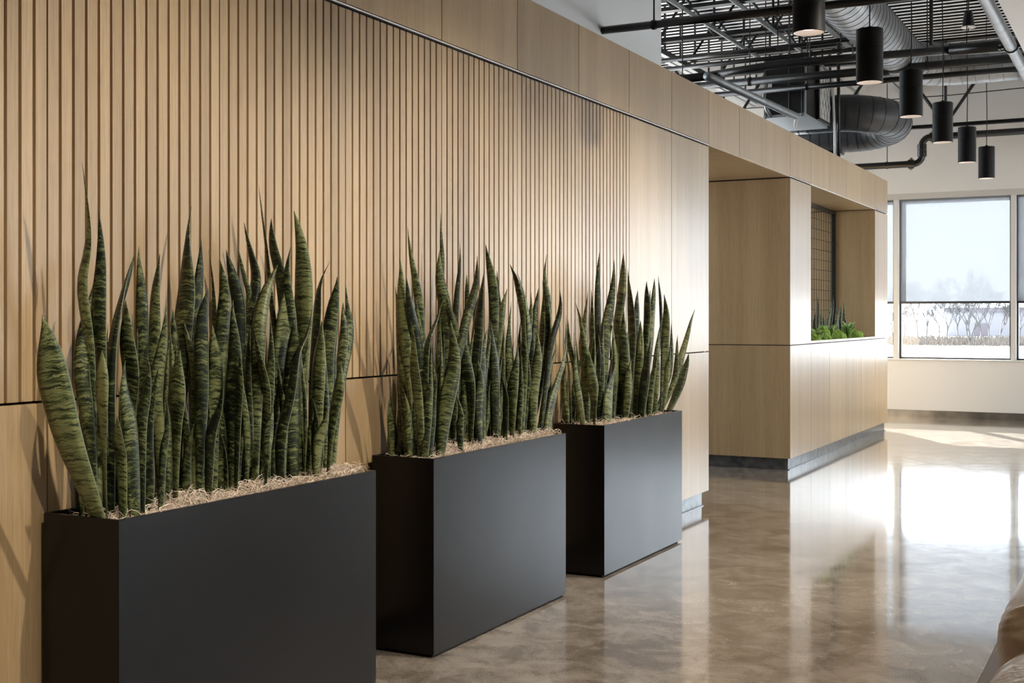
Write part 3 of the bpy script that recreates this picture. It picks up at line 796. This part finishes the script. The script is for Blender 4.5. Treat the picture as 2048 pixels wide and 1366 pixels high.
def leafy(px, X, n, h, label):
    base = onx(px, 680, X); base.z = 1.062
    root = tag(empty('leafy_plant', base), label, 'plant', 'small leafy plants in the niche')
    for k in range(n):
        a = 2 * math.pi * k / n + lr.uniform(-.3, .3); out = lr.uniform(.05, .10); hh = h * lr.uniform(.6, 1.1)
        P = [Vector((0, 0, 0)), Vector((math.cos(a) * out * .45, math.sin(a) * out * .45, hh * .75)), Vector((math.cos(a) * out, math.sin(a) * out, hh))]
        me = leaf_mesh(P, lr.uniform(.03, .05), a, .2, .3, 0.0); me.materials.clear(); me.materials.append(BROADLEAF)
        link('leaf', me, None, root)
leafy(1660, -2.76, 8, .15, 'small bright green leafy plant between the moss mounds of the niche')
leafy(1696, -2.76, 10, .16, 'bushy light green leafy plant right of the niche snake plants')
leafy(1636, -2.745, 5, .10, 'low leafy sprig at the left edge of the niche bed')

# ------------------------------------------------------------------ pendants
def pendant(y, label):
    r_, h_ = 0.080, 0.325
    root = tag(empty('pendant_lamp', (-1.548, y, 2.70)), label, 'pendant lamp', 'black cylinder pendants in a row')
    body = MB().lathe([(0.004, h_), (r_ - 0.004, h_), (r_, h_ - 0.004), (r_, h_ * .64), (r_ - 0.0025, h_ * .635), (r_ - 0.0025, h_ * .625), (r_, h_ * .62), (r_, 0.002), (r_ - 0.002, 0.0), (r_ - 0.005, 0.0), (r_ - 0.005, 0.03), (0.004, 0.03)], n=40).build('shell', PENDB, root)
    smooth_by_angle(body)
    smooth_by_angle(MB().lathe([(r_ - 0.0055, 0.001), (r_ - 0.020, 0.028)], n=40).build('reflector', PENDR, root))
    MB().lathe([(r_ - 0.02, 0.0275), (0.001, 0.0275)], n=40).build('lens', LAMP, root)
    MB().tube([(0, 0, h_), (0.004, 0, h_ + 0.35), (-0.003, 0.002, h_ + 0.8), (0, 0, ZD - 2.70)], 0.0042, 6).build('cord', CORD, root, smooth=True)
    MB().lathe([(0.0, h_ + 0.02), (0.012, h_ + 0.018), (0.014, h_)], n=16).build('cord_grip', CORD, root, smooth=True)
    l = add_light('pendant_light', 'SPOT', (0, 0, 0.02), 26, (1.0, 0.84, 0.70), (0, 0, -1), spot_size=math.radians(105), spot_blend=0.8, shadow_soft_size=0.055)
    l.parent = root
PL = ['biggest black cylinder pendant, cut by the top edge of the picture', 'second black cylinder pendant from the camera, below the grey elbow duct',
      'third black cylinder pendant from the camera', 'fourth black cylinder pendant, before the cream wall', 'fifth black cylinder pendant, last but one in the row', 'smallest black cylinder pendant, hanging nearest the window']
for k, yy in enumerate((6.17, 7.65, 9.08, 10.54, 12.00, 13.47)): pendant(yy, PL[k])

# ------------------------------------------------------------------ ceiling services
def arc(c, r, a0, a1, n, plane='xy'):
    out = []
    for i in range(n + 1):
        a = math.radians(a0 + (a1 - a0) * i / n)
        if plane == 'xy': out.append((c[0] + r * math.cos(a), c[1] + r * math.sin(a), c[2]))
        else: out.append((c[0] + r * math.cos(a), c[1], c[2] + r * math.sin(a)))
    return out

def pipe(name, pts, r, label, cat='pipe', mat=BLACK, rods=(), n=16, couplings=()):
    P = [Vector(p) for p in pts]; o0 = P[0].copy()
    root = tag(empty(name, o0), label, cat)
    MB().tube([p - o0 for p in P], r, n).build('pipe_run', mat, root, smooth=True)
    for q in rods:
        q = Vector(q)
        MB().tube([q + Vector((0, 0, r)) - o0, Vector((q.x, q.y, ZD + 0.01)) - o0], 0.006, 6).build('hanger_rod', BLACK, root)
        MB().tube([q + Vector((-.012, 0, 0)) - o0, q + Vector((.012, 0, 0)) - o0], r + 0.006, 16).build('hanger_ring', BLACK, root)
    for q, d in couplings:
        q, d = Vector(q), Vector(d)
        MB().tube([q - d * .035 - o0, q + d * .035 - o0], r * 1.35, 16).build('coupling', BLACK, root)
        MB().tube([q - d * .015 - o0 + Vector((0, 0, -r * 1.6)), q + d * .015 - o0 + Vector((0, 0, -r * 1.6))], 0.012, 8).build('bolt', GALV, root)
        MB().tube([q - d * .015 - o0 + Vector((0, 0, r * 1.6)), q + d * .015 - o0 + Vector((0, 0, r * 1.6))], 0.012, 8).build('bolt', GALV, root)
    return root
pipe('sprinkler_pipe', [(-3.31, 7.61, 3.20), (-0.87, 7.61, 3.185)], 0.026, 'black sprinkler pipe coming straight out of the white upper wall', rods=[(-2.93, 7.61, 3.197), (-2.1, 7.61, 3.19)])
pipe('sprinkler_pipe', [(-4.6, 11, 3.505), (-3.60, 11, 3.52)], 0.040, 'short thick black pipe behind the top of the oak fascia', rods=[(-3.95, 11, 3.515)])
pipe('sprinkler_main', [(-3.68, 11.0, 3.525), (-3.30, 11.0, 3.55), (-3.02, 11, 3.567), (-2.7, 11, 3.565), (-1.55, 11, 3.545)], 0.036, 'long thick black main pipe crossing behind the second pendant', rods=[(-2.75, 11, 3.565), (-2.2, 11, 3.555)])
pipe('sprinkler_main', [(-1.56, 11, 3.545), (-0.87, 11, 3.53)], 0.050, 'thicker black pipe end between the main pipe and the plaster ceiling')
pipe('sprinkler_pipe', [(-4.4, 12, 3.63), (-0.87, 12, 3.622)], 0.040, 'black pipe with a grooved coupling, below the thick main pipe', rods=[(-3.6, 12, 3.63), (-1.9, 12, 3.63)], couplings=[((-2.28, 12, 3.625), (1, 0, 0))])
pipe('sprinkler_pipe', [(-4.0, 12.1, 3.545), (-0.87, 12.1, 3.54)], 0.028, 'thin black pipe running just in front of the air handler', rods=[(-3.05, 12.1, 3.545)])
pipe('conduit', [(-4.9, 12.3, 3.99), (-2.35, 12.3, 4.02)] + arc((-2.35, 12.3, 3.96), 0.06, 90, 0, 6, 'xz') + [(-2.29, 12.3, 3.70)], 0.024, 'black conduit that bends straight down beside the grey duct', 'conduit', rods=[(-3.4, 12.3, 4.0)])
pipe('conduit', [(-4.9, 12.0, 3.83), (-2.1, 12.0, 3.85)], 0.024, 'upper black conduit running through the roof joists', 'conduit', rods=[(-3.2, 12, 3.84), (-2.7, 12, 3.845)])
pipe('conduit', [(-4.9, 11.6, 3.66), (-0.87, 11.6, 3.66)], 0.015, 'thin black conduit just above the thick main pipe', 'conduit', rods=[(-2.5, 11.6, 3.66)])
pipe('ceiling_pipe', [(-0.965, -2, 3.30), (-0.965, 16.3, 3.30)], 0.043, 'light grey pipe running along the plaster ceiling edge, top right', mat=GALV, n=20)
ring = Vector((-0.965, 9.9, 3.30))
rg = tag(empty('pipe_clamp', ring), 'black riser clamp around the light grey pipe, top right', 'clamp')
MB().tube([(0, -.015, 0), (0, .015, 0)], 0.053, 24).build('clamp_band', BLACK, rg)
for s in (-1, 1):
    MB().box(s * .07 - .02, s * .07 + .02, -.012, .012, -.012, .012).build('clamp_ear', BLACK, rg)
    MB().tube([(s * .078, 0, -.02), (s * .078, 0, .02)], .008, 8).build('bolt', GALV, rg)
pipe('drop_post', [(-1.70, 10.94, 3.59), (-1.70, 10.94, 4.72)], 0.016, 'vertical black post between the deck and the thick main pipe', 'post')
# low pipe by the far wall with a grooved offset
ZA, ZB, YP, XO = 3.505, 3.185, 15.9, -2.58
pts = [(-0.87, YP, ZA), (XO + 0.16, YP, ZA)] + arc((XO + 0.10, YP, ZA - 0.10), 0.10, 90, 180, 6, 'xz') + arc((XO - 0.10, YP, ZB + 0.10), 0.10, 0, -90, 6, 'xz') + [(-6.2, YP, ZB)]
pipe('sprinkler_pipe', pts, 0.042, 'black pipe with a downward double bend in front of the cream wall', rods=[(-3.0, YP, ZB)],
     couplings=[((XO + .13, YP, ZA), (1, 0, 0)), ((XO, YP, ZA - .12), (0, 0, 1)), ((XO, YP, ZB + .12), (0, 0, 1)), ((XO - .13, YP, ZB), (1, 0, 0))])
# grey strut with a rag
pipe('strut', [(-3.18, 9.43, 3.20), (-3.06, 11.73, 3.20)], 0.034, 'pale galvanised pipe slanting back above the fascia, open at its end', mat=GALV)
bm = bmesh.new(); bmesh.ops.create_icosphere(bm, subdivisions=3, radius=.03)
for v_ in bm.verts:
    v_.co = Vector((v_.co.x * .6 + .01 * math.sin(40 * v_.co.z), v_.co.y * .8, v_.co.z * 2.3))
me = bpy.data.meshes.new('rag'); bm.to_mesh(me); bm.free()
tag(link('rag', me, RAG, None, (-3.062, 11.715, 3.15), True), 'white rag tied to the end of the pale galvanised pipe', 'rag')

def duct(name, pts, r, label, mat, seam_mat, step, extra=None):
    P = [Vector(p) for p in pts]; o0 = P[0].copy()
    root = tag(empty(name, o0), label, 'duct')
    MB().tube([p - o0 for p in P], r, 40).build('duct_run', mat, root, smooth=True)
    # standing seams
    acc, nxt = 0.0, step
    seam = MB()
    for i in range(len(P) - 1):
        seg = (P[i + 1] - P[i]); L_ = seg.length
        while acc + L_ >= nxt:
            q = P[i] + seg * ((nxt - acc) / L_); d = seg.normalized()
            seam = MB().tube([q - d * .0022 - o0, q + d * .0022 - o0], r + .003, 40)
            seam.build('seam_ring', seam_mat, root)
            nxt += step
        acc += L_
    return root
near, farY, xc, zc1, zc2, rd = 13.50, 14.40, -3.02, 3.49, 3.38, 0.20
pts = [(-3.7, near, zc1), (-3.3, near, zc1), (xc, near, zc1)]
for i in range(1, 15):
    a = -90 + 180 * i / 15; q = i / 15
    pts.append((xc + (farY - near) / 2 * math.cos(math.radians(a)), (near + farY) / 2 + (farY - near) / 2 * math.sin(math.radians(a)), zc1 + (zc2 - zc1) * q))
pts += [(xc, farY, zc2), (-3.4, farY, zc2), (-5.2, farY, zc2)]
db = duct('spiral_duct', pts, rd, 'fat black spiral duct making a hairpin turn beside the air handler', DUCTB, BLACK, 0.105)
o0 = Vector(pts[0])
MB().box(-3.62 - o0.x, -3.22 - o0.x, farY - .09 - o0.y, farY + .09 - o0.y, zc2 - rd - .02 - o0.z, zc2 - rd + .02 - o0.z).build('air_grille', BLACK, db)
zc = 3.81; rg_ = 0.21
pts = [(-2.2, 6.5, zc), (-2.2, 9.0, zc), (-2.2, 10.5, zc), (-2.2, 12.5, zc)] + arc((-1.72, 12.5, zc), 0.48, 180, 90, 10) + [(-0.87, 12.98, zc)]
duct('spiral_duct', pts, rg_, 'big light grey spiral duct with an elbow, upper right of the ceiling', GALV, plain('dark_seam', (0.10, 0.10, 0.105), 0.5), 0.13)

# air handler
ah = tag(empty('air_handler', (-3.335, 12.80, 3.30)), 'black air handler box with a pale underside and a filter at its side', 'air handler')
boxpart('casing', BLACK, -.215, .20, -.48, .47, .03, .62, ah, .004)
boxpart('drain_pan', STEELG, -.222, .205, -.487, .478, 0.0, .029, ah, .003)
boxpart('filter_frame', BLACK, .20, .235, -.02, .46, .03, .60, ah, .003)
boxpart('filter', FILTERM, .235, .240, 0.0, .44, .05, .58, ah)
for k in range(0, 12):
    for s in (-1, 1):
        c0 = k * .13 - .70; pts_ = []
        z0, z1 = .05, .58
        y_a, y_b = (c0, c0 + .53 * .6) if s > 0 else (c0 + .53 * .6, c0)
        A, B = Vector((.243, y_a, z0)), Vector((.243, y_b, z1))
        lo, hi = 0.0, .44
        d = B - A
        if abs(d.y) < 1e-6: continue
        t0, t1 = sorted(((lo - A.y) / d.y, (hi - A.y) / d.y)); t0, t1 = max(0, t0), min(1, t1)
        if t1 - t0 < .05: continue
        MB().tube([A + d * t0, A + d * t1], .005, 6).build('grid_wire', WIREW, ah)
boxpart('control_box', BLACK, .06, .19, -.56, -.49, .25, .52, ah, .006)
boxpart('side_flange', STEELG, .196, .215, -.489, -.46, .03, .6, ah)
for xx, yy in ((-.19, -.50), (.05, -.50), (.18, -.50)):
    MB().tube([(xx, yy, -.01), (xx, yy, ZD - 3.30)], .006, 6).build('hanger_rod', BLACK, ah)
MB().box(-.20, -.13, -.484, -.481, .30, .42).build('rating_label', WIREW, ah)
pipe('flex_conduit', [(-3.50, 12.25, 3.66), (-3.52, 12.22, 3.50), (-3.50, 12.24, 3.38), (-3.47, 12.30, 3.31)], 0.018, 'grey flexible conduit looping down the left of the air handler', 'conduit', GALV)
pipe('standing_conduit', [(-3.00, 13.05, 2.75), (-3.00, 13.05, 3.2), (-3.02, 13.03, 3.85)], 0.012, 'white upright conduit rising behind the fascia beside the filter', 'conduit', WIREW)
pipe('standing_post', [(-2.99, 13.18, 2.75), (-2.99, 13.18, 4.7)], 0.018, 'black upright post behind the fascia beside the filter', 'post', BLACK)

# roof joists, girders and bridging
def joist(y, x0, x1, zb, zt, label, step, mem=.018):
    root = tag(empty('roof_joist', ((x0 + x1) / 2, y, zb)), label, 'joist', 'open web roof joists')
    c = Vector(root.location)
    for z in (zb, zt):
        for s in (-1, 1):
            MB().box(x0 - c.x, x1 - c.x, s * .006 - .003 - (.030 if s < 0 else 0), s * .006 + .003 + (.030 if s > 0 else 0), z - c.z - .004, z - c.z + .004).box(
                x0 - c.x, x1 - c.x, s * .006 - .003, s * .006 + .003, z - c.z, z - c.z + .04 if z == zb else z - c.z + .03).build('chord', BLACK, root)
    n = max(2, int((x1 - x0) / step)); st = (x1 - x0) / n
    for k in range(n):
        xa = x0 + k * st - c.x
        up = k % 2 == 0
        MB().tube([(xa, 0, .02 if up else zt - zb), (xa + st, 0, zt - zb if up else .02)], mem, 8).build('web_bar', BLACK, root)
        if up and k: MB().tube([(xa, 0, .02), (xa, 0, zt - zb)], mem * .9, 8).build('web_bar', BLACK, root)
    return root
JL = ['nearest', 'second', 'third', 'fourth', 'fifth']
for k, yy in enumerate((10.15, 11.2, 12.45, 13.5, 14.55)):
    joist(yy, -4.75, -2.86, 4.22, 4.67, '%s of the open web roof joists above the oak block, counted from the camera' % JL[k], .30, .015)
joist(15.55, -6.4, -0.87, 3.57, 4.60, 'deep open web truss in front of the cream wall', .62, .020)
for X, lab in ((-2.83, 'long grey bottomed girder between the joists and the grey duct'), (-4.80, 'long grey bottomed girder at the far left of the ceiling')):
    root = tag(empty('girder', (X, 12.0, 4.12)), lab, 'girder')
    for s in (-1, 1):
        boxpart('flange', STEELG, s * .045 - .030, s * .045 + .030, -5.4, 4.3, 0, .006, root)
    boxpart('web_plate', BLACK, -.012, .012, -5.4, 4.3, .006, .10, root)
    for k in range(20):
        boxpart('hanger_strap', BLACK, -.006, .006, -5.2 + k * .5 - .02, -5.2 + k * .5 + .02, .10, .60, root)
for X, lab in ((-3.96, 'round bridging bar crossing under the roof joists, left'), (-3.45, 'round bridging bar crossing under the roof joists, right')):
    pipe('bridging_bar', [(X, 8.8, 4.19), (X, 16.3, 4.19)], .022, lab, 'bridging bar', STEELG)
dm = tag(empty('ceiling_sensor', (-1.76, 13.75, 4.33)), 'small black cone shaped lamp with a pale rim under the deck', 'ceiling lamp')
smooth_by_angle(MB().lathe([(0.0, .16), (.045, .16), (.065, .01), (.065, 0)], n=28).build('cone_shell', BLACK, dm))
MB().lathe([(0.072, 0.012), (0.074, 0.0), (0.001, -0.004)], n=28).build('pale_rim', PENDR, dm)
MB().tube([(0, 0, .15), (0, 0, ZD - 4.33)], .008, 6).build('stem', BLACK, dm)
MB().tube([(0, 0, -.004), (0, 0, -.05)], .006, 6).build('lens_pin', BLACK, dm)
am = tag(empty('indicator_lamp', (-3.05, 14.9, 4.2)), 'tiny amber lamp glowing behind the black pipes', 'lamp')
MB().lathe([(0.0, 0), (.03, .0), (.03, .03), (0, .03)], n=16).build('amber_lens', AMBER, am)
MB().tube([(0, 0, .03), (0, 0, ZD - 4.2)], .006, 6).build('stem', BLACK, am)
pipe('cable', [(-6.4, 15.7, 4.05), (-3.5, 15.7, 3.98), (-2.2, 15.7, 3.97), (-0.87, 15.7, 4.0)], .006, 'thin black cable sagging across the cream wall', 'cable', CORD, n=6)

# ------------------------------------------------------------------ sofa (only a corner is in view)
def cushion(name, root, cx, cy, cz, sx, sy, sz, tilt=0.0, mat=LEATHER, seed=0):
    g = MB(); NU, NV = 72, 36
    r2 = random.Random(seed); ph = [r2.uniform(0, 6.28) for _ in range(8)]
    def sp(v_, e): return math.copysign(abs(v_) ** e, v_)
    for j in range(NV + 1):
        phi = -math.pi / 2 + math.pi * j / NV
        for i in range(NU):
            th = 2 * math.pi * i / NU
            x = sp(math.cos(phi), .5) * sp(math.cos(th), .3); yv = sp(math.cos(phi), .5) * sp(math.sin(th), .3); z = sp(math.sin(phi), .75)
            # creases radiating from the seam
            c_ = math.exp(-(abs(phi) / .75) ** 2) * (math.sin(24 * th + ph[0] + 3 * math.sin(3 * phi)) * .5 + math.sin(41 * th + ph[1] - 4 * phi) * .35) * .036
            if abs(phi) < .09: c_ += .018
            k_ = 1 + c_ * (0.6 + .4 * math.sin(3 * th + ph[2]))
            g.v.append((x * sx * k_, yv * sy * k_, z * sz * (1 + c_ * 2)))
    for j in range(NV):
        for i in range(NU):
            i2 = (i + 1) % NU
            g.f.append((j * NU + i, j * NU + i2, (j + 1) * NU + i2, (j + 1) * NU + i))
    o = g.build(name, mat, root, (cx, cy, cz), smooth=True)
    o.rotation_euler = (0, math.pi / 2 + tilt, 0)
    return o
so = tag(empty('leather_sofa', (0.14, 2.45, 0)), 'tan leather sofa with wrinkled cushions, cut off at the lower right corner', 'sofa')
SX0 = -0.478                                   # back of the sofa, local x
boxpart('base', LEATHERT, SX0, .55, -1.2, 1.2, .10, .30, so, .02)
boxpart('backrest', LEATHERT, SX0, SX0 + .15, -1.2, 1.2, .30, .50, so, .006)
for s in (-1, 1):
    boxpart('armrest', LEATHERT, SX0 + .15, .55, s * 1.1 - .10, s * 1.1 + .10, .30, .48, so, .03)
    boxpart('seat_cushion', LEATHER, SX0 + .36, .56, s * .5 - .495, s * .5 + .495, .302, .42, so, .04)
    for xx in (SX0 + .08, .47): MB().tube([(xx, s * 1.1, 0), (xx, s * 1.1, .10)], .025, 12).build('leg', SOFAL, so)
cushion('back_cushion', so, SX0 + .205, .50, .530, .19, .45, .155, -.10, seed=3)
cushion('back_cushion', so, SX0 + .225, -.38, .500, .19, .42, .155, -.12, seed=8)
cushion('back_cushion', so, SX0 + .225, -.98, .500, .19, .16, .155, -.12, seed=5)

# ------------------------------------------------------------------ outdoors
GZ = -3.0
tag(MB().box(-400, 400, -300, 700, GZ - .2, GZ).build('snow_field', SNOW), 'snowy field with dry grass patches outside the window', 'field', kind='stuff')
def tree(px, Y, h, seed, label, spread=1.0, multi=1):
    d = ray(px, 600); X = d.x / d.y * Y
    r2 = random.Random(seed); m = MB()
    def grow(p, dirv, L_, r_, lev):
        q = p + dirv * L_ * .5 + Vector((r2.uniform(-1, 1), r2.uniform(-1, 1), 0)) * L_ * .06
        e = p + dirv * L_
        m.tube([p, q, e], [r_, r_ * .85, r_ * .68], 5 if lev < 2 else 3, cap=False)
        if lev >= 6: return
        for _ in range(3):
            a = r2.uniform(0, 6.28); sp_ = r2.uniform(.25, .65) * spread
            nd = (dirv + Vector((math.cos(a) * sp_, math.sin(a) * sp_, r2.uniform(-.05, .3)))).normalized()
            st = p.lerp(e, r2.uniform(.55, 1.0))
            grow(st, nd, L_ * r2.uniform(.58, .82), max(r_ * .60, .018), lev + 1)
    for k in range(multi):
        a = k * 6.28 / multi
        dv = Vector((math.cos(a) * .25, math.sin(a) * .25, 1)).normalized() if multi > 1 else Vector((r2.uniform(-.08, .08), 0, 1)).normalized()
        grow(Vector((0, 0, 0)), dv, h * .36, h * .014, 0)
    tag(m.build('bare_tree', BARK, None, (X, Y, GZ)), label, 'tree', 'bare trees beyond the snowy field')
TL = [(1786, 205, 9.0, 'bare tree showing beside the oak block'), (1810, 215, 8.5, 'bare tree just right of the left mullion'), (1836, 208, 11.0, 'bare tree with a leaning trunk left of the window middle'),
      (1852, 214, 10.5, 'second thick bare tree left of the window middle'), (1876, 220, 8.0, 'slender bare tree at the window middle'), (1893, 206, 8.5, 'straight thin bare tree left of the forked tree'),
      (1913, 218, 9.0, 'thin bare tree close to the forked tree'), (1940, 203, 11.0, 'large forked bare tree with several stems'), (1962, 216, 10.0, 'curved bare tree right of the forked tree'),
      (1979, 212, 9.0, 'thin bare tree between the forked tree and the right mullion'), (2000, 218, 8.0, 'bare tree left of the right mullion'), (2040, 214, 9.0, 'bare tree at the right edge beyond the mullion')]
for k, (px, Y, h, lab) in enumerate(TL): tree(px, Y, h, 100 + k, lab, 1.0 if k != 7 else .8, 3 if k == 7 else 1)
V, Fc = [], []
for k in range(2600):
    px = rng.uniform(1740, 2080); Y = rng.uniform(196, 222); d = ray(px, 600); X = d.x / d.y * Y; h = rng.uniform(.3, 1.4); l = rng.normal(0, .25)
    b0 = len(V); wv = .05
    V += [(X - wv, Y, GZ), (X + wv, Y, GZ), (X + wv + l, Y + .1, GZ + h), (X - wv + l, Y + .12, GZ + h)]
    Fc.append((b0, b0 + 1, b0 + 2, b0 + 3))
me = bpy.data.meshes.new('reed_strip'); me.from_pydata(V, [], Fc); me.update()
tag(link('reed_strip', me, REED), 'strip of dry reeds at the foot of the bare trees', 'reeds', kind='stuff')
d = ray(1893, 600); bx = d.x / d.y * 300
bl = tag(empty('warehouse', (bx, 300, GZ)), 'long pale warehouse behind the bare trees', 'building')
MB().box(0, 60, 0, 25, 0, 5.6).build('wall_cladding', SHED, bl)
MB().box(-.4, 60.4, -.4, 25.4, 5.6, 6.6).build('roof_edge', SHEDR, bl)
MB().box(6, 9, -.1, 0, 0, 3).build('loading_door', SHEDR, bl)
MB().box(20, 23, -.1, 0, 0, 3).build('loading_door', SHEDR, bl)
